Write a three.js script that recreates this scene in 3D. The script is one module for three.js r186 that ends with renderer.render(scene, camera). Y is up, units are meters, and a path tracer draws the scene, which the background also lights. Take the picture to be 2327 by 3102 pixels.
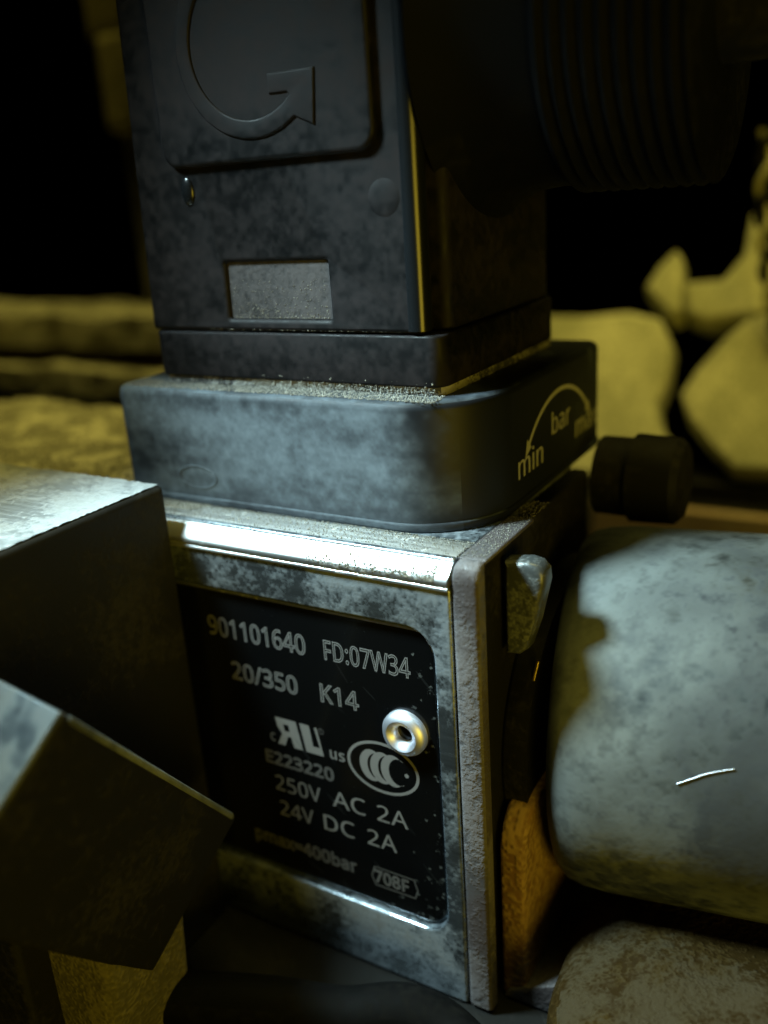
import * as THREE from 'three';
import { mergeGeometries, toCreasedNormals } from 'three/addons/utils/BufferGeometryUtils.js';
import { RoundedBoxGeometry } from 'three/addons/geometries/RoundedBoxGeometry.js';
import { FontLoader } from 'three/addons/loaders/FontLoader.js';
import { TextGeometry } from 'three/addons/geometries/TextGeometry.js';
import { RectAreaLightUniformsLib } from 'three/addons/lights/RectAreaLightUniformsLib.js';

/* ---------- camera, light, exposure ---------- */
const scene = new THREE.Scene();
scene.background = new THREE.Color(0x000000);
const camera = new THREE.PerspectiveCamera(58.54, 768 / 1024, 0.005, 20);
camera.up.set(-0.11231, 0.94208, -0.31603);
camera.position.set(0.06311, 0.06033, 0.12295);
camera.lookAt(-0.01562, 0.00769, -0.00601);
camera.focus = 0.162;
camera.userData.fStop = 6.5;
scene.add(camera);

const renderer = new THREE.WebGLRenderer({ antialias: true });
renderer.setSize(768, 1024);
renderer.toneMapping = THREE.LinearToneMapping;
renderer.toneMappingExposure = 1;
renderer.shadowMap.enabled = true;
RectAreaLightUniformsLib.init();

const TORCH = [-113, 164, 68], TORCH_AIM = [19, -28, 1];
const torchLight = new THREE.SpotLight(new THREE.Color().setRGB(0.68, 0.95, 1.0), 0.60, 0, 0.43, 0.9, 2);
torchLight.position.set(...TORCH.map((v) => v / 1000));
torchLight.target.position.set(...TORCH_AIM.map((v) => v / 1000));
torchLight.castShadow = true; torchLight.shadow.radius = 1.0;
scene.add(torchLight, torchLight.target);

const shopLight = new THREE.RectAreaLight(new THREE.Color().setRGB(1.0, 0.83, 0.17), 8.8, 0.4, 0.4);
shopLight.position.set(0.06, 0.78, -0.12);
shopLight.lookAt(-0.04, -0.03, -0.15);
scene.add(shopLight);
const lowLight = new THREE.RectAreaLight(new THREE.Color().setRGB(1.0, 0.74, 0.06), 6.0, 0.4, 0.4);   // yellow lamp standing low on the right
lowLight.position.set(0.64, -0.06, 0.50);
lowLight.lookAt(0, -0.05, -0.05);
scene.add(lowLight);

/* ---------- noise and procedural surfaces ---------- */
function rng(seed) { let s = seed >>> 0; return () => { s = (s + 0x6D2B79F5) | 0; let t = Math.imul(s ^ (s >>> 15), 1 | s); t = (t + Math.imul(t ^ (t >>> 7), 61 | t)) ^ t; return ((t ^ (t >>> 14)) >>> 0) / 4294967296; }; }
function lattice(n, seed) { const r = rng(seed), a = new Float32Array(n * n); for (let i = 0; i < a.length; i++) a[i] = r(); return a; }
function octave(size, cx, cy, seed) {                       // tileable value noise, cx by cy cells
  const r = rng(seed), g = new Float32Array(cx * cy); for (let i = 0; i < g.length; i++) g[i] = r();
  const out = new Float32Array(size * size);
  for (let y = 0; y < size; y++) {
    const fy = y / size * cy, y0 = Math.floor(fy), ty = fy - y0, sy = ty * ty * (3 - 2 * ty), ya = (y0 % cy) * cx, yb = ((y0 + 1) % cy) * cx;
    for (let x = 0; x < size; x++) {
      const fx = x / size * cx, x0 = Math.floor(fx), tx = fx - x0, sx = tx * tx * (3 - 2 * tx), x1 = (x0 + 1) % cx;
      const a = g[ya + x0] + (g[ya + x1] - g[ya + x0]) * sx, b = g[yb + x0] + (g[yb + x1] - g[yb + x0]) * sx;
      out[y * size + x] = a + (b - a) * sy;
    }
  }
  return out;
}
function fbm(size, cells, octaves, seed, gain = 0.55, sx = 1, sy = 1) {
  const out = new Float32Array(size * size); let amp = 1, tot = 0, c = cells;
  for (let o = 0; o < octaves && c * Math.max(sx, sy) <= size / 2; o++, c *= 2, amp *= gain) {
    const n = octave(size, Math.max(1, Math.round(c * sx)), Math.max(1, Math.round(c * sy)), seed + o * 101); tot += amp;
    for (let i = 0; i < out.length; i++) out[i] += n[i] * amp;
  }
  for (let i = 0; i < out.length; i++) out[i] /= tot;
  return out;
}
const step = (a, b, v) => { const t = Math.min(1, Math.max(0, (v - a) / (b - a))); return t * t * (3 - 2 * t); };
const enc = (c) => Math.round(255 * Math.min(1, c <= 0.0031308 ? 12.92 * c : 1.055 * Math.pow(c, 1 / 2.4) - 0.055));
function tex(data, size, srgb) {
  const t = new THREE.DataTexture(data, size, size, THREE.RGBAFormat);
  t.wrapS = t.wrapT = THREE.RepeatWrapping; t.magFilter = THREE.LinearFilter; t.minFilter = THREE.LinearMipmapLinearFilter; t.generateMipmaps = true;
  if (srgb) t.colorSpace = THREE.SRGBColorSpace; t.needsUpdate = true; return t;
}
// a bare surface with dust and grime lying on it in patches that have a grain of their own; tile in mm
function soiled({ size = 1024, tile = 90, seed = 1, bare, dust, grime, cover = 0.5, soft = 0.16, grain = 0.3, speck = 0.0, grimeCover = 0.7, rough = [0.4, 0.9], metal = 0, bump = 0.00008, cells = 5, brushed = 0, stretch = [1, 1], where = null, offset = 37, bias = null, gloss = 1, wander = 2.2 }) {
  const A = fbm(size, cells, 6, seed, 0.58, stretch[0], stretch[1]), G = fbm(size, 96, 3, seed + 7, 0.7), B = fbm(size, 3, 6, seed + 13, 0.6), F = fbm(size, 40, 3, seed + 19, 0.6);
  const S = brushed ? fbm(size, 4, 4, seed + 29, 0.7, 1, 32) : null;
  const c = new Uint8Array(size * size * 4), o = new Uint8Array(size * size * 4), h = new Uint8Array(size * size * 4);
  for (let i = 0; i < size * size; i++) {
    const g = G[i] - 0.5, m = A[i] + g * grain + (F[i] - 0.5) * grain * 0.5 + (bias ? bias((i % size) / size, Math.floor(i / size) / size) : 0);
    let d = step(cover - soft, cover + soft, m);
    if (where) d *= step(0.2, 0.8, where((i % size) / size, Math.floor(i / size) / size) + (F[i] - 0.5) * 0.7 + (B[i] - 0.5) * wander);
    if (speck) d = Math.max(d, step(0.80 - speck * 0.2, 0.9 - speck * 0.2, G[i] * 0.72 + F[i] * 0.28));
    const k = grime ? step(grimeCover - 0.1, grimeCover + 0.1, B[i] + g * 0.25) : 0;
    const tone = 1 + g * 0.5 + (A[i] - 0.5) * 0.5, sb = S ? 1 + (S[i] - 0.5) * brushed : 1;
    for (let j = 0; j < 3; j++) {
      let v = bare[j] * sb * (1 - d) + dust[j] * tone * d;
      if (grime) v = v * (1 - k) + grime[j] * k;
      c[i * 4 + j] = enc(Math.max(0, v));
    }
    c[i * 4 + 3] = 255;
    const r = rough[0] * (S ? 1 + (S[i] - 0.5) * 0.5 : 1) * (1 - d) + rough[1] * d;
    o[i * 4] = 255; o[i * 4 + 1] = 255 * Math.min(1, r + k * 0.25 * (1 - r)); o[i * 4 + 2] = 255 * metal * (1 - d) * (1 - k * 0.8); o[i * 4 + 3] = 255;
    const hh = 255 * Math.min(1, 0.2 + d * (0.35 + G[i] * 0.45) + (S ? (S[i] - 0.5) * 0.12 : 0) + (F[i] - 0.5) * 0.12);
    h[i * 4] = h[i * 4 + 1] = h[i * 4 + 2] = hh; h[i * 4 + 3] = 255;
  }
  const orm = tex(o, size, false);
  const m = new THREE.MeshPhysicalMaterial({ specularIntensity: gloss, map: tex(c, size, true), roughnessMap: orm, metalnessMap: orm, roughness: 1, metalness: 1, bumpMap: tex(h, size, false), bumpScale: bump });
  m.userData.tile = tile; m.userData.offset = offset; return m;
}
function plain(r, g, b, rough, metal = 0) { const m = new THREE.MeshStandardMaterial({ roughness: rough, metalness: metal }); m.color.setRGB(r, g, b); return m; }

const M = {
  stone: soiled({ size: 512, seed: 91, tile: 90, bare: [0.34, 0.34, 0.22], dust: [0.54, 0.53, 0.38], cover: 0.5, soft: 0.3, grain: 0.4, rough: [0.85, 1], bump: 0.0004, cells: 4 }),
  aluminium: soiled({ seed: 11, tile: 80, bare: [0.36, 0.42, 0.47], dust: [0.085, 0.09, 0.092], grime: [0.05, 0.05, 0.045], grimeCover: 0.72, cover: 0.66, soft: 0.26, grain: 0.35, rough: [0.25, 0.8], metal: 0.95, brushed: 0.5, bump: 0.00006 }),
  bead: soiled({ seed: 18, tile: 100, bare: [0.86, 0.88, 0.88], dust: [0.16, 0.145, 0.11], cover: 0.66, soft: 0.06, grain: 0.4, rough: [0.44, 0.9], metal: 1, brushed: 0.4, bump: 0.00005  }),
  dustyMetal: soiled({ seed: 23, tile: 70, bare: [0.14, 0.135, 0.14], dust: [0.115, 0.105, 0.105], grime: [0.06, 0.05, 0.05], grimeCover: 0.62, cover: 0.46, soft: 0.2, grain: 0.55, rough: [0.5, 0.95], metal: 0.7, bump: 0.0002, speck: 0.2 }),
  plasticBase: soiled({ seed: 31, tile: 190, offset: 95, bare: [0.008, 0.010, 0.013], dust: [0.082, 0.101, 0.117], cover: 0.5, soft: 0.34, grain: 0.24, rough: [0.46, 0.88], bump: 0.00005, cells: 10, stretch: [0.4, 2], speck: 0.05, where: (u) => (u < 0.5 ? 0.0 : 1.1 - step(0.80, 0.98, u) * 1.0) , gloss: 0.4 }),   // dust lies on the front of the cover, thinning to none on its right side
  plasticClean: soiled({ size: 512, seed: 37, tile: 140, bare: [0.002, 0.0024, 0.0028], dust: [0.0105, 0.0083, 0.0088], cover: 0.48, soft: 0.5, grain: 0.6, rough: [0.42, 0.8], bump: 0.00003, cells: 10, gloss: 0.32 , stretch: [0.5, 1.6] }),
  plasticGloss: plain(0.006, 0.007, 0.008, 0.24),
  plasticDusty: soiled({ seed: 41, tile: 90, bare: [0.010, 0.010, 0.011], dust: [0.048, 0.043, 0.043], cover: 0.47, soft: 0.34, grain: 0.5, rough: [0.42, 0.92], bump: 0.00012, speck: 0.3 , gloss: 0.6 }),
  caked: soiled({ seed: 43, tile: 60, bare: [0.04, 0.04, 0.04], dust: [0.26, 0.255, 0.23], cover: 0.44, soft: 0.12, grain: 0.7, rough: [0.8, 0.98], bump: 0.0004, speck: 0.4 }),
  blackRubber: soiled({ size: 512, seed: 47, tile: 100, bare: [0.006, 0.006, 0.006], dust: [0.016, 0.015, 0.012], cover: 0.6, soft: 0.2, rough: [0.6, 0.9], bump: 0.00005 , gloss: 0.3 }),
  nearBlack: soiled({ size: 512, seed: 55, tile: 80, bare: [0.008, 0.0078, 0.007], dust: [0.016, 0.015, 0.012], cover: 0.6, soft: 0.2, grain: 0.4, rough: [0.62, 0.9], bump: 0.0001 , gloss: 0.3 }),  // near-black carries the shade on block, bar, housing side and joint
  glandBlack: soiled({ size: 256, seed: 46, tile: 80, bare: [0.0025, 0.0026, 0.0028], dust: [0.005, 0.005, 0.0045], cover: 0.6, soft: 0.2, rough: [0.7, 0.95], bump: 0.00004 , gloss: 0.12 }),
  darkSteel: soiled({ size: 512, seed: 53, tile: 80, bare: [0.05, 0.048, 0.045], dust: [0.075, 0.07, 0.06], cover: 0.55, soft: 0.2, grain: 0.4, rough: [0.55, 0.9], metal: 0.3, bump: 0.0001 }),
  dullSteel: soiled({ size: 512, seed: 57, tile: 60, bare: [0.06, 0.066, 0.066], dust: [0.10, 0.11, 0.108], cover: 0.55, soft: 0.2, grain: 0.5, rough: [0.34, 0.7], metal: 0.3, bump: 0.0001 }),
  paleSteel: soiled({ seed: 59, tile: 80, bare: [0.42, 0.45, 0.47], dust: [0.27, 0.285, 0.29], cover: 0.5, soft: 0.15, grain: 0.5, rough: [0.42, 0.9], metal: 0.6, brushed: 0.4, bump: 0.0001 }),
  coil: soiled({ seed: 61, tile: 236, bare: [0.026, 0.034, 0.039], dust: [0.112, 0.128, 0.125], grime: [0.03, 0.036, 0.04], grimeCover: 0.55, cover: 0.47, soft: 0.3, grain: 0.34, rough: [0.40, 0.85], metal: 0.8, bump: 0.00008, cells: 5, brushed: 0.5 }),
  ochre: soiled({ size: 256, seed: 69, tile: 60, bare: [0.20, 0.105, 0.025], dust: [0.27, 0.17, 0.055], cover: 0.5, soft: 0.25, grain: 0.7, rough: [0.75, 0.95], bump: 0.0003 }),
  brown: soiled({ size: 512, seed: 67, tile: 70, bare: [0.018, 0.0095, 0.0012], dust: [0.028, 0.0165, 0.003], grime: [0.04, 0.03, 0.015], grimeCover: 0.68, cover: 0.5, soft: 0.2, grain: 0.7, rough: [0.7, 0.95], bump: 0.0003 , gloss: 0.15 }),
  lug: soiled({ size: 256, seed: 70, tile: 50, bare: [0.07, 0.062, 0.02], dust: [0.12, 0.105, 0.045], cover: 0.5, soft: 0.3, grain: 0.5, rough: [0.8, 0.95], bump: 0.0003 }),
  casting: soiled({ size: 512, seed: 71, tile: 90, bare: [0.035, 0.032, 0.02], dust: [0.06, 0.056, 0.035], grime: [0.03, 0.03, 0.02], grimeCover: 0.64, cover: 0.5, soft: 0.2, grain: 0.6, rough: [0.75, 0.97], bump: 0.0004 }),
  soil: soiled({ size: 512, seed: 79, tile: 50, bare: [0.22, 0.21, 0.15], dust: [0.5, 0.48, 0.36], cover: 0.48, soft: 0.1, grain: 0.8, rough: [0.95, 1], bump: 0.0008, cells: 8 }),
  pink: soiled({ size: 512, seed: 83, tile: 120, bare: [0.30, 0.20, 0.14], dust: [0.34, 0.26, 0.18], cover: 0.5, soft: 0.3, rough: [0.8, 0.95] }),
  eyelet: plain(0.80, 0.82, 0.90, 0.48, 1),
  glintYellow: plain(0.62, 0.46, 0.14, 0.3, 1),
  print: plain(0.30, 0.30, 0.24, 0.8),
  hollow: plain(0.02, 0.018, 0.012, 0.9),
};

/* ---------- building helpers (all lengths in mm, baked to metres) ---------- */
const taken = {};
function numbered(name) { const n = taken[name] = (taken[name] ?? -1) + 1; return n ? `${name}_${String(n).padStart(3, '0')}` : name; }
function boxUV(g, tile, offset = 37) {
  if (g.index) g = g.toNonIndexed();
  const p = g.attributes.position, uv = new Float32Array(p.count * 2), a = new THREE.Vector3(), b = new THREE.Vector3(), c = new THREE.Vector3();
  for (let i = 0; i < p.count; i += 3) {
    a.fromBufferAttribute(p, i); b.fromBufferAttribute(p, i + 1); c.fromBufferAttribute(p, i + 2);
    const n = b.clone().sub(a).cross(c.clone().sub(a)), x = Math.abs(n.x), y = Math.abs(n.y), z = Math.abs(n.z);
    [a, b, c].forEach((v, k) => { const q = z >= x && z >= y ? [v.x, v.y] : x >= y ? [v.z + offset, v.y] : [v.x, v.z + 17]; uv[(i + k) * 2] = q[0] / tile; uv[(i + k) * 2 + 1] = q[1] / tile; });
  }
  g.setAttribute('uv', new THREE.BufferAttribute(uv, 2)); return g;
}
function bare(g) { for (const k of Object.keys(g.attributes)) if (!['position', 'normal', 'uv'].includes(k)) g.deleteAttribute(k); return g; }
function mesh(name, geos, mat, origin, ownUV) {
  let g = Array.isArray(geos) ? mergeGeometries(geos.map((q) => bare(q.index ? q.toNonIndexed() : q))) : geos;
  if (!ownUV) g = boxUV(g, mat.userData.tile || 100, mat.userData.offset);
  g.translate(-origin[0], -origin[1], -origin[2]); g.scale(0.001, 0.001, 0.001);
  const m = new THREE.Mesh(g, mat); m.name = name; m.castShadow = m.receiveShadow = true; return m;
}
function thing(name, label, category, origin, group) {
  const o = new THREE.Group(); o.name = numbered(name); o.position.set(...origin.map((v) => v / 1000)); o.userData = { label, category }; if (group) o.userData.group = group;
  o.O = origin; scene.add(o); return o;
}
function part(name, geos, mat, parent, ownUV) { const m = mesh(name, geos, mat, parent.O, ownUV); m.O = parent.O; parent.add(m); return m; }
function solo(name, geos, mat, label, category, origin, group) {
  const m = mesh(numbered(name), geos, mat, origin); m.position.set(...origin.map((v) => v / 1000)); m.userData = { label, category }; if (group) m.userData.group = group; scene.add(m); m.O = origin; return m;
}
const crease = (g, deg = 38) => toCreasedNormals(g, deg * Math.PI / 180);
function rrect(x0, y0, x1, y1, r) {                         // r: one radius or [bottom-left, bottom-right, top-right, top-left]
  const [a, b, c, d] = Array.isArray(r) ? r : [r, r, r, r], s = new THREE.Shape();
  s.moveTo(x0 + a, y0); s.lineTo(x1 - b, y0); s.absarc(x1 - b, y0 + b, b, -Math.PI / 2, 0); s.lineTo(x1, y1 - c); s.absarc(x1 - c, y1 - c, c, 0, Math.PI / 2);
  s.lineTo(x0 + d, y1); s.absarc(x0 + d, y1 - d, d, Math.PI / 2, Math.PI); s.lineTo(x0, y0 + a); s.absarc(x0 + a, y0 + a, a, Math.PI, Math.PI * 1.5); return s;
}
function extrude(shape, depth, bevel = 0, seg = 3, curve = 10) {   // from 0 to depth along +z, outline kept
  const g = new THREE.ExtrudeGeometry(shape, { depth: Math.max(0.01, depth - 2 * bevel), bevelEnabled: bevel > 0, bevelThickness: bevel, bevelSize: bevel, bevelOffset: -bevel, bevelSegments: seg, curveSegments: curve });
  if (bevel) g.translate(0, 0, bevel); return crease(g);
}
function upright(x0, z0, x1, z1, r, y0, y1, bevel = 0.5, seg = 3) { // plan outline in x and z, standing from y0 to y1; r: [front-left, front-right, back-right, back-left]
  const q = Array.isArray(r) ? r : [r, r, r, r], g = extrude(rrect(x0, -z1, x1, -z0, q), y1 - y0, bevel, seg, 12);
  g.rotateX(-Math.PI / 2); g.translate(0, y0, 0); return g;
}
function alongX(pts, x0, x1, bevel = 0) {                    // profile points [z, y] swept along x
  const s = new THREE.Shape(pts.map(([z, y]) => new THREE.Vector2(-z, y))), g = extrude(s, x1 - x0, bevel, 3);
  g.rotateY(Math.PI / 2); g.translate(x0, 0, 0); return g;  // shape x (= -z) turns to -z of the world
}
function block(x0, y0, z0, x1, y1, z1, r = 0.6) { const g = new RoundedBoxGeometry(x1 - x0, y1 - y0, z1 - z0, 3, r); g.translate((x0 + x1) / 2, (y0 + y1) / 2, (z0 + z1) / 2); return g; }
function lathe(pts, seg = 64) { return crease(new THREE.LatheGeometry(pts.map(([r, y]) => new THREE.Vector2(r, y)), seg).toNonIndexed(), 40); }   // pts [radius, height]
function latheX(pts, at, seg = 64, yaw = 0) { const g = lathe(pts, seg); g.rotateZ(-Math.PI / 2); if (yaw) g.rotateY(yaw); g.translate(...at); return g; }
function tube(pts, r, n = 60, k = 12, tension = 0.5) { return new THREE.TubeGeometry(new THREE.CatmullRomCurve3(pts.map((p) => new THREE.Vector3(...p)), false, 'catmullrom', tension), n, r, k, false).toNonIndexed(); }
function arcPts(cz, cy, r, a0, a1, n) { const o = []; for (let i = 0; i <= n; i++) { const a = a0 + (a1 - a0) * i / n; o.push([cz + r * Math.cos(a), cy + r * Math.sin(a)]); } return o; }
const font = await new FontLoader().loadAsync('fonts/droid/droid_sans_regular.typeface.json');

/* ---------- the setting ---------- */
const plate = mesh('ground', [block(-330, -112, -330, 330, -92, 150, 1)], M.nearBlack, [0, -92, 0]); plate.position.set(0, -0.092, 0); plate.userData.kind = 'structure'; scene.add(plate);

/* ---------- pressure switch ---------- */
const sw = thing('pressure_switch', 'hydraulic pressure switch with grey metal housing, black nameplate and dusty black cover', 'pressure switch', [-39, -91.7, -40]);
{
  // housing: rear body, front frame round the nameplate pocket, bead along the top front edge
  part('housing', [block(-83, -91.6, -60, -0.3, 2.45, -2.2, 0.5)], M.aluminium, sw);
  const fr = rrect(-83, -91.6, -0.3, -2.0, [1, 0.8, 0.8, 1]); fr.holes.push(rrect(-79.2, -76.3, -4.0, -10.6, 5.5));
  const fg = new THREE.ExtrudeGeometry(fr, { depth: 1.9, bevelEnabled: true, bevelThickness: 0.6, bevelSize: 0.6, bevelOffset: -0.6, bevelSegments: 4, curveSegments: 10 });
  fg.translate(0, 0, -2.45); part('front_frame', [crease(fg)], M.aluminium, sw);
  const bp = [[-9.5, 2.5], [-9.5, -1.7], [-1, -1.7], [-0.1, -1.7], [0.55, -1.5], [0.75, -1.0], [0.6, -0.45], [-0.6, 0.75], [-1.8, 1.7], [-3.0, 2.35], [-3.6, 2.5]];
  part('top_bead', [alongX(bp, -83, -0.55)], M.bead, sw);
  part('bead_lip', [alongX([[-0.5, -2.6], ...arcPts(0.1, -2.2, 0.45, -1.4, 1.4, 6), [-0.5, -1.8]], -83, -0.6)], M.bead, sw);
  // end plate: the upright dusty strip closing the right side
  const ep = [[-3.2, -91.6], [-0.6, -91.6], [0.2, -90.8], [0.2, -1.2], ...arcPts(-2.6, -0.3, 2.8, 0, Math.PI / 2, 8), [-3.2, 2.5]];
  part('end_plate', [alongX(ep, 0.0, 4.9, 0.9)], M.dustyMetal, sw);
  part('side_body', [block(-0.2, -91.5, -60, 3.2, 1.6, -3.3, 0.6)], M.nearBlack, sw);  // shaded right side of the housing, put into a near-black body
  part('top_ledge', [block(-0.2, 1.7, -25, 4.8, 2.5, -3.3, 0.3)], M.dustyMetal, sw);
  // bosses on the right side
  const gus = extrude(new THREE.Shape([[4.4, -0.8], [8.6, -0.2], [10.6, -0.6], [11.8, -1.9], [12.0, -4], [10.2, -12], [8.6, -17], [7, -18.4], [4.4, -18.6]].map((q) => new THREE.Vector2(...q))), 5, 1.4, 4); gus.translate(0, 0, -16); part('side_tab', [gus], M.dullSteel, sw);
  part('yellow_glint', [tube([[8.4, -22, -17], [7.2, -29, -15.6], [5.9, -37, -14]], 0.4, 16, 10)], M.glintYellow, sw);  // brass-toned rod added for the yellow glint along an edge
  part('side_lug', [(() => { const g = extrude(rrect(-33, -91.5, -5.5, -48, [1, 1, 10, 10]), 5, 1); g.rotateY(Math.PI / 2); g.scale(1, 1, -1); g.translate(4.6, 0, 0); const ix = g.attributes.position; for (const k of ['position', 'normal', 'uv']) { const at = g.attributes[k], s = at.itemSize, ar = at.array; for (let i = 0; i < at.count; i += 3) for (let j = 0; j < s; j++) { const t = ar[(i + 1) * s + j]; ar[(i + 1) * s + j] = ar[(i + 2) * s + j]; ar[(i + 2) * s + j] = t; } } return g; })()], M.ochre, sw);
  const foot = new THREE.Shape([[5.2, -91.6], [17, -91.6], [16, -84], [6.0, -89.5]].map((p) => new THREE.Vector2(...p)));
  const footG = extrude(foot, 26, 0.6); footG.translate(0, 0, -31); part('foot', [footG], M.dustyMetal, sw);

  // black plastic cover
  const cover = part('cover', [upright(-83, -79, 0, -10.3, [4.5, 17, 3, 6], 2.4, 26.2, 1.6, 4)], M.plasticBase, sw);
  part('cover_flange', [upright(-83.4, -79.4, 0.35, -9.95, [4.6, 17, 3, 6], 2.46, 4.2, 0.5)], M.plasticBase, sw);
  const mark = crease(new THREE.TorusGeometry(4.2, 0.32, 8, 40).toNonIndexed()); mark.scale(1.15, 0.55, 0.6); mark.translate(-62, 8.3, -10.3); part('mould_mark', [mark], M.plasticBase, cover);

  // scale printed on the right side: min, bar, max under an arc with arrow tips
  const word = (t, size, y, z) => { const g = new TextGeometry(t, { font, size, depth: 0.06, curveSegments: 4 }); g.scale(1.25, 1, 1); g.rotateY(Math.PI / 2); g.translate(0.0, y, z); return g.toNonIndexed(); };
  part('printed_scale', [word('min', 4.6, 8.0, -28.8)], M.print, cover);
  part('printed_scale', [word('bar', 4.4, 12.2, -46.6)], M.print, cover);
  part('printed_scale', [word('max', 4.6, 8.0, -61.0)], M.print, cover);
  const arc = new THREE.Shape(), cz = 52, cy = -3.4, a0 = 0.79, a1 = Math.PI - 0.79;
  arc.absarc(cz, cy, 24.5, a0 - 0.0, a1, false); arc.absarc(cz, cy, 23.6, a1, a0, true);
  const ag = new THREE.ExtrudeGeometry(arc, { depth: 0.06, bevelEnabled: false, curveSegments: 30 });
  const tips = [[a0, 1], [a1, -1]].map(([a, s]) => { const d = (rr, da) => new THREE.Vector2(cz + rr * Math.cos(a - s * da), cy + rr * Math.sin(a - s * da)); return new THREE.ExtrudeGeometry(new THREE.Shape([d(22.7, 0), d(25.4, 0), d(24.05, 0.13)]), { depth: 0.06, bevelEnabled: false }); });
  const ags = [ag, ...tips].map((g) => { g = g.index ? g.toNonIndexed() : g; g.rotateY(Math.PI / 2); return g; });
  part('printed_arc', ags, M.print, cover);

  // adjusting knob on the right
  part('adjusting_knob', [latheX([[0, 17.6], [7.8, 17.6], [9.2, 16.2], [9.6, 8], [9.6, 7.2], [8.6, 6.8], [8.6, -0.2], [0, -0.2]], [4.8, -1.2, -66], 48)], M.blackRubber, sw);

  // nameplate: glossy black sheet with silver print
  const W = 2048, H = Math.round(2048 * 64.1 / 73.8), X0 = -78.5, X1 = -4.7, Y0 = -75.6, Y1 = -11.4, S = W / (X1 - X0);
  const draw = (paint, back) => {
    const cv = document.createElement('canvas'); cv.width = W; cv.height = H; const c = cv.getContext('2d'); c.fillStyle = back; c.fillRect(0, 0, W, H);
    const px = (x) => (x - X0) * S, py = (y) => (Y1 - y) * S;
    const text = (t, x, y, h, w, o = {}) => { c.save(); c.fillStyle = c.strokeStyle = paint(o.k ?? 1); c.font = `${o.bold ? 'bold ' : ''}100px ${o.face || 'sans-serif'}`; const m = c.measureText(t).width, cap = 72; c.translate(px(x), py(y)); c.scale(w * S / m, h * S / cap); if (o.line) { c.lineWidth = o.line; c.strokeText(t, 0, 0); } else c.fillText(t, 0, 0); c.restore(); };
    text('901101640', -56.3, -21.6, 4.1, 24.2, { line: 4.5, k: 0.95 }); text('FD:07W34', -28.3, -21.5, 4.0, 18.8, { line: 4.5, k: 0.95 });
    text('20/350', -51.6, -30.9, 3.9, 16.6, { line: 4.5, k: 0.95 }); text('K14', -30.2, -31.0, 3.9, 9.1, { line: 4.5, k: 0.95 });
    // recognised component mark: reversed R joined to a slanted L
    c.fillStyle = paint(1); const poly = (p) => { c.beginPath(); p.forEach(([x, y], i) => (i ? c.lineTo(px(x), py(y)) : c.moveTo(px(x), py(y)))); c.closePath(); c.fill(); };
    poly([[-41.7, -37.4], [-36.6, -37.4], [-35.4, -43.7], [-37.6, -43.7], [-38.1, -41.4], [-38.9, -41.4], [-39.8, -43.7], [-41.6, -43.7], [-40.3, -41.0], [-41.3, -39.6]]);
    poly([[-35.7, -37.4], [-33.4, -37.4], [-32.8, -42.0], [-31.2, -42.0], [-32.2, -37.6], [-31.6, -37.4], [-30.4, -43.7], [-34.6, -43.7]]);
    c.fillStyle = back; poly([[-39.8, -38.7], [-38.5, -38.7], [-38.3, -40.2], [-39.6, -40.2]]);
    text('c', -43.6, -43.4, 2.6, 1.6, { bold: 1, k: 0.7 }); text('us', -29.2, -43.6, 2.6, 3.9, { bold: 1, k: 0.9 });
    c.strokeStyle = paint(0.6); c.lineWidth = 0.16 * S; c.beginPath(); c.arc(px(-30.6), py(-38.0), 0.6 * S, 0, 7); c.stroke(); text('R', -30.9, -38.3, 0.8, 0.6, { k: 0.6 });
    text('E223220', -45.6, -48.9, 2.9, 17.2, { line: 5, k: 0.85 });
    // certification mark: three nested crescents in an oval
    c.strokeStyle = paint(1); c.lineWidth = 0.62 * S; c.beginPath(); c.ellipse(px(-16.9), py(-42.4), 7.6 * S, 5.4 * S, 0, 0, 7); c.stroke();
    for (let k = 0; k < 3; k++) { const x = -19.3 + k * 2.35; c.fillStyle = paint(1); c.beginPath(); c.ellipse(px(x), py(-42.4), 2.7 * S, 3.5 * S, 0, 0.9, 5.4); c.ellipse(px(x + 1.25), py(-42.4), 2.2 * S, 2.9 * S, 0, 5.3, 1.0, true); c.closePath(); c.fill(); }
    c.fillStyle = paint(1); c.beginPath(); c.arc(px(-11.7), py(-42.6), 0.45 * S, 0, 7); c.fill();
    text('250V', -43.8, -55.2, 3.6, 11.6, { bold: 0, k: 0.9 }); text('AC', -29.4, -54.9, 3.7, 8.0, { k: 1 }); text('2A', -19.3, -54.9, 3.7, 7.2, { k: 1 });
    text('24V', -43.4, -61.4, 3.6, 8.8, { k: 0.9 }); text('DC', -32.7, -61.4, 3.7, 8.2, { k: 1 }); text('2A', -22.0, -61.4, 3.7, 7.0, { k: 1 });
    text('pmax=400bar', -51.2, -69.9, 3.0, 26.2, { line: 5, k: 0.85 }); text('708F', -20.9, -70.2, 2.9, 8.0, { line: 5, k: 0.95 });
    c.strokeStyle = paint(0.7); c.lineWidth = 0.28 * S; c.beginPath(); [[-21.4, -69.0], [-20.6, -66.6], [-11.6, -66.6], [-10.9, -69.0], [-11.6, -71.0], [-20.6, -71.0], [-21.4, -69.0]].forEach(([x, y], i) => (i ? c.lineTo(px(x), py(y)) : c.moveTo(px(x), py(y)))); c.stroke();
    return { cv, c, px, py };
  };
  const col = draw((k) => { const v = Math.round(122 * k); return `rgb(${v},${v},${v})`; }, 'rgb(9,10,11)');
  const orm = draw(() => 'rgb(255,150,60)', 'rgb(255,40,0)');
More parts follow.
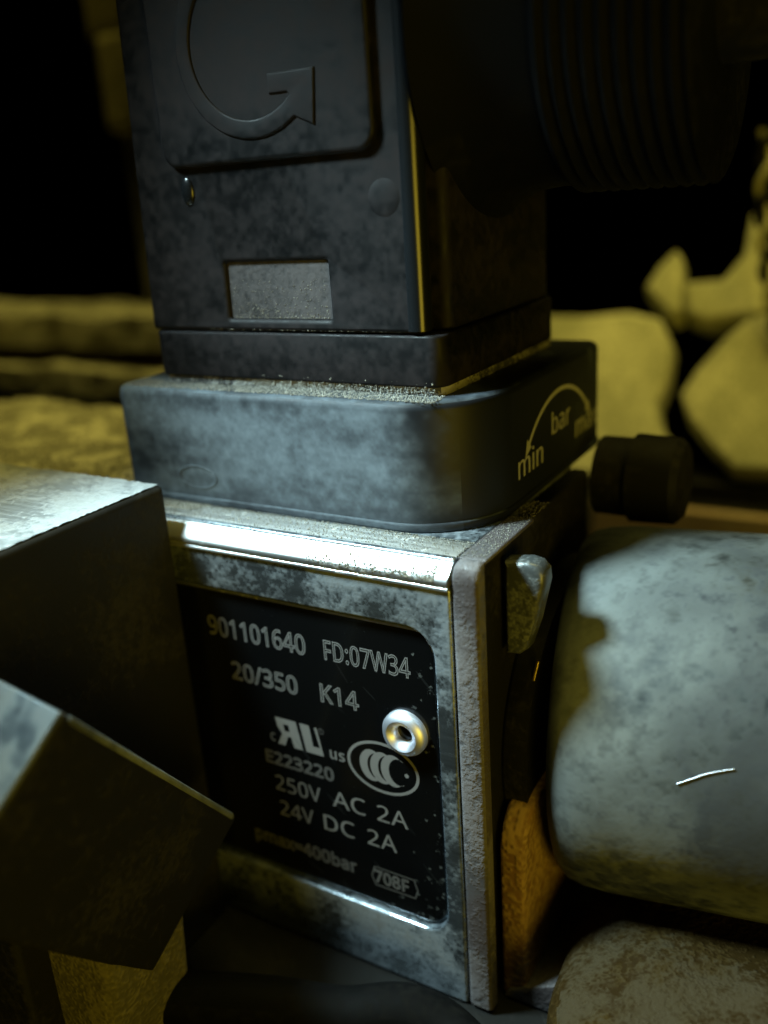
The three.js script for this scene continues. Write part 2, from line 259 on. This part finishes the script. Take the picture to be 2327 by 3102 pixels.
  // grey specks of dirt gathered along the right edge and lower corner, faint scratches elsewhere
  const r = rng(5), blot = (x, y, q, a, v, turn, thin) => { for (const [d, f] of [[col, `rgba(${v},${v + 5},${v + 3},${a})`], [orm, `rgba(255,225,0,${a})`]]) { d.c.fillStyle = f; d.c.beginPath(); d.c.ellipse(d.px(x), d.py(y), q * S, q * S * thin, turn, 0, 7); d.c.fill(); } };
  for (let k = 0; k < 46; k++) {                              // smears and clumps of dirt along the right edge and in the lower corner
    const low = r() < 0.5, cx = X1 - 0.4 - Math.pow(r(), 1.8) * (low ? 12 : 4.5), cy = low ? Y0 + 0.5 + Math.pow(r(), 1.5) * 16 : Y0 + r() * 60, n = 6 + Math.floor(r() * 26), w = 0.4 + r() * 1.6;
    for (let i = 0; i < n; i++) { const a = r() * 7, m = r() * r() * w; blot(cx + Math.cos(a) * m, cy + Math.sin(a) * m * 0.8, 0.05 + r() * r() * 0.34, 0.15 + r() * 0.5, Math.round(44 + r() * 44), r() * 3, 0.3 + r() * 0.6); }
  }
  for (let k = 0; k < 160; k++) blot(X0 + r() * (X1 - X0), Y0 + r() * 64, 0.04 + r() * 0.12, 0.3, 60, r() * 3, 0.4);
  for (let k = 0; k < 26; k++) blot(-40 + r() * 34, Y0 + r() * 62, 0.6 + r() * 2.4, 0.10 + r() * 0.16, 54, 0.4 + r() * 0.7, 0.03 + r() * 0.12);   // rubbed streaks
  const ct = new THREE.CanvasTexture(col.cv); ct.colorSpace = THREE.SRGBColorSpace; const ot = new THREE.CanvasTexture(orm.cv);
  const pm = new THREE.MeshPhysicalMaterial({ map: ct, roughnessMap: ot, metalnessMap: ot, roughness: 1, metalness: 1, clearcoat: 0.3, clearcoatRoughness: 0.15 });
  const pg = extrude(rrect(X0, Y0, X1, Y1, 4.6), 0.9, 0.3, 3, 12); pg.translate(0, 0, -2.1);
  const pp = pg.attributes.position, pu = new Float32Array(pp.count * 2); for (let i = 0; i < pp.count; i++) { pu[i * 2] = (pp.getX(i) - X0) / (X1 - X0); pu[i * 2 + 1] = (pp.getY(i) - Y0) / (Y1 - Y0); } pg.setAttribute('uv', new THREE.BufferAttribute(pu, 2));
  const np = part('nameplate', pg, pm, sw, true);
  // edge highlight put in as a bright tube along the plate top
  part('plate_highlight', [tube([[-76, -11.5, -1.35], [-8.5, -11.5, -1.35], [-6.3, -12.2, -1.35], [-5.2, -13.8, -1.35]], 0.3, 60, 8, 0.1)], M.bead, np);
  // tubular rivet through the plate
  const rv = lathe([[1.7, -1.2], [1.75, 0.2], [2.15, 0.95], [3.1, 1.45], [4.0, 1.1], [4.5, 0.3], [4.55, -1.0]], 48); rv.rotateX(Math.PI / 2); rv.translate(-11.2, -32.9, -0.6); const rivet = part('rivet', [rv], M.eyelet, np);
  const core = lathe([[0, -0.9], [1.72, -0.9], [1.72, -1.3]], 32); core.rotateX(Math.PI / 2); core.translate(-11.2, -32.9, -0.5); part('rivet_hole', [core], M.hollow, rivet);
}

/* ---------- plug connector on top ---------- */
const plug = thing('plug_connector', 'tall black plastic plug with embossed panel standing on the dusty black cover', 'connector', [-41, 26.2, -44]);
{
  part('gasket', [upright(-74.0, -71.6, -8.4, -16.7, 3, 26.1, 28.2, 0.3)], M.caked, plug);
  part('skirt', [upright(-74.4, -72, -8, -16.1, [3, 3, 4, 4], 27.7, 36.8, 0.5)], M.plasticClean, plug);
  // body with a slit for the label recess
  const taper = (g) => { const p = g.attributes.position; for (let i = 0; i < p.count; i++) if (p.getX(i) < -41) p.setX(i, p.getX(i) + (p.getY(i) - 37) * 0.036 * Math.min(1, (-41 - p.getX(i)) / 20)); return g; };
  const f = rrect(-74.1, 37.0, -11.4, 132, [0.8, 0.8, 3, 3]); f.holes.push(rrect(-53.6, 39.4, -30.2, 49.8, 0.4));
  const front = extrude(f, 4.5, 1.0, 4); front.translate(0, 0, -20.6); taper(front);
  const body = part('plug_body', [front, taper(upright(-73.4, -71.2, -8.8, -21.4, [1, 2, 4, 4], 37.05, 131, 0.6)), taper(block(-73, 37.1, -21.8, -13.6, 131, -20.2, 0.4))], M.plasticClean, plug);
  const cb = new THREE.CylinderGeometry(2.2, 2.2, 93.4, 28).toNonIndexed(); cb.translate(-13.0, 84.2, -17.9); part('corner_bead', [cb], M.plasticGloss, body);
  part('recess_floor', [block(-53.9, 39.1, -21.9, -29.9, 50.1, -17.0, 0.1)], M.plasticDusty, body);
  const panel = part('raised_panel', [(() => { const g = extrude(rrect(-64.2, 67, -18, 128, 3.6), 2.2, 0.9, 4); g.translate(0, 0, -16.9); return g; })()], M.plasticClean, plug);
  // embossed emblem: an open ring with a bar and a spur
  const e = new THREE.Shape(), ex = -42, ey = 86; e.absarc(ex, ey, 15.4, 0.75, Math.PI * 2 - 0.95, false); e.lineTo(-29.2, 71.8); e.lineTo(-28.4, 80.6); e.lineTo(-38, 80.6); e.lineTo(-38, 77.4); e.lineTo(-34.2, 77.4); e.absarc(ex, ey, 12.2, Math.PI * 2 - 0.84, 0.75, true);
  const eg = extrude(e, 0.9, 0.42, 4, 24); eg.translate(0, 0, -15.2); part('emblem', [eg], M.plasticClean, panel);
  const nub = new THREE.SphereGeometry(3.4, 24, 16).toNonIndexed(); nub.scale(1, 1, 0.14); nub.translate(-17.6, 59.6, -16.3); part('moulded_nub', [nub], M.plasticClean, plug);
  const nub2 = new THREE.SphereGeometry(2.2, 20, 14).toNonIndexed(); nub2.scale(0.7, 1.2, 0.4); nub2.translate(-60, 63, -16.2); part('moulded_nub', [nub2], M.plasticGloss, plug);
  // cable gland with ribbed nut, pointing right
  const gland = part('cable_gland', [latheX([[31, -10.2], [30, -9], [27, -5.5], [25.2, -1], [24.6, 4], [24.6, 8], [0, 8]], [-0.4, 84, -44], 64)], M.glandBlack, plug);
  const rings = [[0, 0], [25.4, 0]]; for (let k = 0; k <= 60; k++) rings.push([25.6 + 0.45 * Math.sin(k * 0.95), 0.4 + k * 0.37]); rings.push([25.0, 23], [0, 23]);
  part('ribbed_sleeve', [latheX(rings, [7.2, 84, -44], 72)], M.glandBlack, gland);
  part('cable', [tube([[29, 84, -44], [60, 84, -44], [95, 78, -46], [130, 60, -50]], 8, 30, 16)], M.blackRubber, plug);
}

/* ---------- neighbours ---------- */
{
  const a = thing('steel_block', 'square steel block with dusty top toned as lit and sides as shaded beside the switch housing', 'block', [-105, -92, 24]);
  part('block_body', [block(-150, -92, 0.6, -60.6, 10.2, 52, 1.4)], M.nearBlack, a);  // shade on the sides is put into the near-black colour
  part('lit_dusty_top', [(() => { const g = new THREE.PlaneGeometry(87, 50, 120, 70); g.rotateX(-Math.PI / 2); g.translate(-105.0, 10.25, 26.4); const p = g.attributes.position, n = lattice(256, 9); for (let i = 0; i < p.count; i++) p.setY(i, p.getY(i) + n[(i * 131) % n.length] * 0.25); g.computeVertexNormals(); return g.toNonIndexed(); })()], M.paleSteel, a);  // dusty top, its tone raised to carry the torch light
  a.children[1].userData.label = 'dusty top face of the steel block toned pale as lit';

  // square bar leaning down against the housing
  const C0 = new THREE.Vector3(-36.7, -6.5, 49.9), ax = new THREE.Vector3(-0.1, -0.77, -0.63).normalize(), d1 = new THREE.Vector3(-14.2, 2.1, -0.4); d1.addScaledVector(ax, -d1.dot(ax)).normalize();
  const d2 = new THREE.Vector3().crossVectors(ax, d1).normalize(); if (d2.z < 0) d2.negate();
  const L = 60, w1 = 22, w2 = 31, bar = thing('square_bar', 'square steel bar leaning down against the nameplate, sides toned as shaded and one end as lit', 'bar', [-45, -66, 2]);
  const bg = new RoundedBoxGeometry(w1, w2, L, 5, 1.1), mat = new THREE.Matrix4().makeBasis(d1, new THREE.Vector3().crossVectors(ax, d1), ax);
  const s2 = new THREE.Vector3().crossVectors(ax, d1).dot(d2) > 0 ? 1 : -1; bg.translate(w1 / 2, s2 * w2 / 2, L / 2); bg.applyMatrix4(mat); bg.translate(C0.x, C0.y, C0.z); part('bar_body', [bg], M.nearBlack, bar);  // shaded faces of the bar are put into the near-black colour
  const edge = new THREE.CapsuleGeometry(0.75, L - 4, 4, 10).toNonIndexed(); edge.rotateX(Math.PI / 2); edge.translate(0.62, s2 * 0.62, L / 2); edge.applyMatrix4(mat); edge.translate(C0.x, C0.y, C0.z); part('lit_edge', [edge], M.coil, bar);  // paler strip added for the light caught along the ridge
  const cap = new RoundedBoxGeometry(w1 - 0.2, w2 - 0.2, 1.2, 3, 0.5); cap.translate(w1 / 2, s2 * w2 / 2, -0.35); cap.applyMatrix4(mat); cap.translate(C0.x, C0.y, C0.z); part('bar_end', [cap], M.coil, bar);  // paler cap puts the lit end face into colour
}
{
  // large solenoid lying to the right
  const sol = thing('solenoid_coil', 'large dusty grey cylindrical solenoid lying beside the switch housing', 'solenoid', [60, -92, -32]);
  const R0 = 37, pr = [[0, 0], [26, 0], [31, 0.3], [34.0, 1.4], [35.8, 3.4], [36.6, 6.5], [R0, 11], [R0, 140], [0, 140]];
  const cg = latheX(pr, [6.6, -43, -41.0], 128, 0.17), cu = cg.attributes.uv, cp = cg.attributes.position;
  for (let i = 0; i < cu.count; i++) cu.setXY(i, (cp.getX(i) - 6) / 236, cu.getX(i));
  part('coil_case', cg, M.coil, sol, true);
  part('shade_neck', [latheX([[0, 0], [30, 0], [30.5, 0.6], [30.5, 5], [0, 5]], [3.3, -43, -41], 64)], M.nearBlack, sol);  // near-black joint added where the gap beside the housing lies in shadow
  part('saddle', [block(34, -92.2, -78, 120, -74, -36, 2)], M.casting, sol);
  const fib = tube([[35.54, -35.09, -9.09], [37.98, -33.74, -9.84], [39.89, -32.73, -10.44], [42.3, -31.82, -11.13], [43.97, -31.31, -11.59]], 0.10, 24, 6);
  solo('metal_sliver', [fib], M.eyelet, 'thin bright metal sliver lying on the side of the grey solenoid', 'sliver', [42, -33, -12]);
}
{
  const v = thing('valve_body', 'rough brown cast valve body below the large grey solenoid', 'valve body', [80, -92, -20]);
  const N = fbm(256, 9, 5, 205, 0.6), vg = new THREE.SphereGeometry(1, 180, 110), vp = vg.attributes.position, sgn = (q, e) => Math.sign(q) * Math.pow(Math.abs(q), e);
  for (let i = 0; i < vp.count; i++) {                        // a boxy rounded lump with an uneven cast skin
    const x = vp.getX(i), y = vp.getY(i), z = vp.getZ(i), X = 84 + 68 * sgn(x, 0.55), Y = -86 + 16 * sgn(y, 0.5), Z = -20 + 48 * sgn(z, 0.55);
    const d = (N[((Math.floor(Z * 2.2 + 500) & 255) << 8) | (Math.floor(X * 2.2 + 500) & 255)] - 0.5) * 3.2; vp.setXYZ(i, X, Math.max(-91.9, Y + d * (y > -0.2 ? 1 : 0)), Z);
  }
  vg.computeVertexNormals(); part('casting', [vg.toNonIndexed()], M.brown, v);
}
{
  const lg = extrude(new THREE.Shape([[-96, -78], [-72, -64], [-48, -47.5], [-44.5, -56], [-46, -70], [-48, -91.9], [-96, -91.9]].map((q) => new THREE.Vector2(...q))), 20, 2.5, 4); lg.translate(0, 0, 26);
  solo('cast_lug', [lg], M.lug, 'dull olive cast lug under the square bar', 'lug', [-70, -92, 36]);
}
{
  // black hose crossing in front of the foot
  const g = tube([[-120, -84, 52], [-70, -84.5, 38], [-44, -84.5, 28], [-30, -84, 23], [-18, -85.5, 18], [-7, -84.8, 12.5], [3, -87, 12], [14, -88, 20], [20, -88, 40]], 5.2, 90, 20);
  solo('black_hose', [g], M.glandBlack, 'black hose lying in front of the switch foot', 'hose', [-35, -92, 20]);
}
{
  // dirt-caked block to the left of the cover
  const s = thing('manifold_block', 'low manifold block with caked yellowish dirt on top beside the cover', 'manifold', [-140, -92, -42]);
  part('block_body', [block(-215, -92, -78, -85, 1.5, -11, 1)], M.darkSteel, s);
  const g = new THREE.PlaneGeometry(128, 60, 160, 80); g.rotateX(-Math.PI / 2); g.translate(-150, 1.6, -46); const p = g.attributes.position, N = fbm(256, 8, 5, 77, 0.6);
  for (let i = 0; i < p.count; i++) { const u = Math.floor((p.getX(i) + 220) * 1.6) & 255, w = Math.floor((p.getZ(i) + 90) * 1.6) & 255, e = Math.min(1, Math.min(p.getX(i) + 214, -86 - p.getX(i), p.getZ(i) + 76, -16 - p.getZ(i)) / 6); p.setY(i, p.getY(i) + Math.max(0, e) * (N[w * 256 + u] * 6 - 0.4)); }
  g.computeVertexNormals(); part('caked_dirt', [g.toNonIndexed()], M.soil, s);
}

/* ---------- background ---------- */
{
  const lump = (x0, y0, z0, x1, y1, z1, seed) => { const g = new THREE.BoxGeometry(x1 - x0, y1 - y0, z1 - z0, 110, 6, 20), p = g.attributes.position, N = fbm(128, 10, 4, seed, 0.6), at = (a, b) => N[((Math.floor(b) & 127) << 7) | (Math.floor(a) & 127)] - 0.5; for (let i = 0; i < p.count; i++) { const x = p.getX(i), y = p.getY(i), z = p.getZ(i); p.setXYZ(i, x, y + 4 * at(x * 0.7 + 300, z * 0.7 + 300) * (y > 0 ? 1 : 0.4), z + 4 * at(x * 0.6 + 50, y * 0.9 + 90)); } g.translate((x0 + x1) / 2, (y0 + y1) / 2, (z0 + z1) / 2); g.computeVertexNormals(); return g.toNonIndexed(); };
  const f = thing('machine_base', 'two dirt-caked yellowish rails of the machine base behind the manifold block', 'machine base', [-280, -92, -170]);
  part('rail', [lump(-430, 4, -215, -110, 18, -160, 5)], M.soil, f);
  part('rail', [lump(-430, -15, -190, -110, -3.5, -150, 8)], M.soil, f);
  part('web', [block(-430, -92, -186, -110, -15.5, -162, 1), block(-430, -4, -185, -110, 6, -163, 0.5)], M.brown, f);

  const c = thing('pump_casting', 'dim olive casting on a dark post at the rear', 'casting', [-225, -92, -205]);
  part('lug', [block(-258, 92, -215, -226, 132, -190, 5)], M.lug, c);
  const up = new THREE.Shape([[-262, 130], [-232, 130], [-196, 152], [-180, 190], [-215, 210], [-262, 170]].map((q) => new THREE.Vector2(...q)));
  const ug = extrude(up, 24, 3); ug.translate(0, 0, -216); part('arm', [ug], M.lug, c);
  part('post', [block(-256, -92, -216, -236, 93, -198, 2)], M.darkSteel, c);
  const bo = new THREE.SphereGeometry(3, 16, 12).toNonIndexed(); bo.translate(-226, 139, -191); part('bolt_head', [bo], M.paleSteel, c);
}
{
  // broken pale stone slabs, each lying tilted with dark gaps between them
  const slab = (pts, label, lift) => { const g = extrude(new THREE.Shape(pts.map((q) => new THREE.Vector2(...q))), 16, 3, 4); g.translate(0, 0, -16 + lift); g.rotateX(-0.6435); g.translate(-10, -10, -225); solo('broken_stone', [g], M.stone, label, 'stone', [-10, -30, -225]); };
  slab([[-70, 24], [-46, 24], [-30, 26], [-17, 23], [-11, 13], [-10, -1], [-12, -12], [-9, -22], [0, -31], [3, -39], [-17, -45], [-60, -42]], 'broad pale stone slab right behind the printed scale', 0);
  slab([[-4, -9], [0, 1], [9, 16], [15, 23], [36, 29], [52, 10], [46, -36], [19, -37], [9, -28], [0, -18]], 'large angular pale stone slab with a pointed corner above the dark rail', 1);
  slab([[-12, 40], [3, 41], [9, 52], [9, 70], [15, 60], [19, 38], [32, 29], [14, 25], [0, 23], [-8, 26]], 'jagged pale stone slab beside the twisted wires', -2);
  slab([[-26, 37], [-22, 47], [-17, 54], [-14, 51], [-10, 27], [-14, 25]], 'small narrow pale stone slab leaning on the jagged one', -1);
  const tw = (ph) => { const o = []; for (let i = 0; i <= 40; i++) { const t = i / 40; o.push([9 - 7 * Math.sin(t * 3.0) * 0.6 + t * 12 + 1.7 * Math.cos(t * 26 + ph), 72 - t * 78, -228 + 1.7 * Math.sin(t * 26 + ph)]); } return o; };
  solo('black_wire', [tube(tw(0), 1.5, 200, 8)], M.blackRubber, 'black strand of the twisted wires hanging before the panel', 'wire', [12, -6, -228]);
  solo('brass_wire', [tube(tw(Math.PI), 1.2, 200, 8)], M.stone, 'pale strand of the twisted wires hanging before the panel', 'wire', [12, -6, -228]);
  solo('flat_rail', [block(-40, -53, -226, 130, -46, -205, 1)], M.blackRubber, 'dark flat rail crossing below the pale panel', 'rail', [40, -53, -215]);
  solo('rust_plate', [block(-40, -92, -203, 130, -55, -198, 0.8)], M.pink, 'dull rusty upright plate under the dark rail', 'plate', [40, -92, -200]);
  solo('rear_pipe', [latheX([[0, 0], [7, 0], [7.5, 1], [7.5, 38], [7, 39], [0, 39]], [-38, -76, -186], 32)], M.darkSteel, 'dark pipe stub in front of the rusty plate', 'pipe', [-18, -83, -186]);
}

/* ---------- loose grit on the ledges ---------- */
{
  const r = rng(99), list = [];
  const strew = (n, fx, fy, fz, s0, s1) => { for (let i = 0; i < n; i++) { const t = r(), u = r(); list.push([fx(t, u), fy(t, u), fz(t, u), s0 + r() * r() * (s1 - s0), r()]); } };
  strew(6500, (t) => -80 + t * 72, () => 26.25, (t, u) => -11.6 - u * 6, 0.12, 0.6);              // cover top, before the plug
  strew(1500, (t) => -50 + t * 40, (t, u) => 26.3 + Math.pow(u, 2) * 2.4, (t, u) => -17.0 + u * 0.8, 0.15, 0.65);
  strew(5000, (t) => -82 + t * 82, () => 2.6, (t, u) => -9.9 + u * u * 6.6, 0.1, 0.45);           // housing top
  strew(2600, (t) => -83 + t * 24, (t, u) => 2.6 + Math.pow(u, 3) * 2, (t, u) => -9.9 + Math.pow(u, 2) * 8, 0.15, 0.6);
  strew(700, (t) => -53 + t * 22, (t, u) => 39.5 + Math.pow(u, 2.5) * 7, () => -16.95, 0.1, 0.35);  // label recess
  strew(700, (t) => -60 + t * 46, (t, u) => 37.3 + u * 0.4, (t, u) => -16.3 - u * 0.8, 0.1, 0.4);  // skirt edge
  strew(1500, (t) => -3 - Math.pow(t, 1.6) * 26, (t, u) => -0.9 + u * 3.1, (t, u) => 0.78 - u * u * 3.6 - u * 0.3, 0.12, 0.6);        // stuck on the bead near the end plate
  strew(1200, (t) => 0.3 + t * 4.2, () => 2.6, (t, u) => -4 - u * 30, 0.1, 0.4);
  const g = new THREE.IcosahedronGeometry(0.00042, 0), m = plain(0.22, 0.215, 0.195, 0.95), im = new THREE.InstancedMesh(g, m, list.length), q = new THREE.Object3D(), col = new THREE.Color();
  list.forEach(([x, y, z, s, k], i) => { q.position.set(x / 1000, y / 1000, z / 1000); q.rotation.set(k * 40, k * 71, k * 13); q.scale.set(s, s * 0.7, s * (0.7 + k * 0.5)); q.updateMatrix(); im.setMatrixAt(i, q.matrix); const v = 0.45 + ((k * 977) % 1) * 0.8; im.setColorAt(i, col.setRGB(v, v * 0.98, v * 0.9)); });
  im.name = 'grit'; im.castShadow = im.receiveShadow = true; im.userData = { kind: 'stuff', label: 'loose grey grit lying on the ledges of the switch', category: 'grit' }; scene.add(im);
}

/* ---------- the torch that lights it, held outside the frame ---------- */
{
  const t = thing('hand_torch', 'small black torch shining down on the switch', 'torch', TORCH);
  const dir = new THREE.Vector3(...TORCH_AIM).sub(new THREE.Vector3(...TORCH)).normalize(), qt = new THREE.Quaternion().setFromUnitVectors(new THREE.Vector3(0, -1, 0), dir);
  const put = (g) => { g.applyQuaternion(qt); g.translate(...TORCH); return g; };
  part('barrel', [put(lathe([[12, 2], [13, 3], [13, 18], [10, 24], [10, 90], [0, 91]], 32))], M.blackRubber, t);
  const lens = new THREE.MeshStandardMaterial({ roughness: 0.5 }); lens.color.setRGB(0.8, 0.8, 0.8); lens.emissive.setRGB(0.74, 0.97, 1.0); lens.emissiveIntensity = 3;
  part('lamp_lens', [put(lathe([[0, 3], [11.9, 3]], 32))], lens, t);
}
renderer.render(scene, camera);
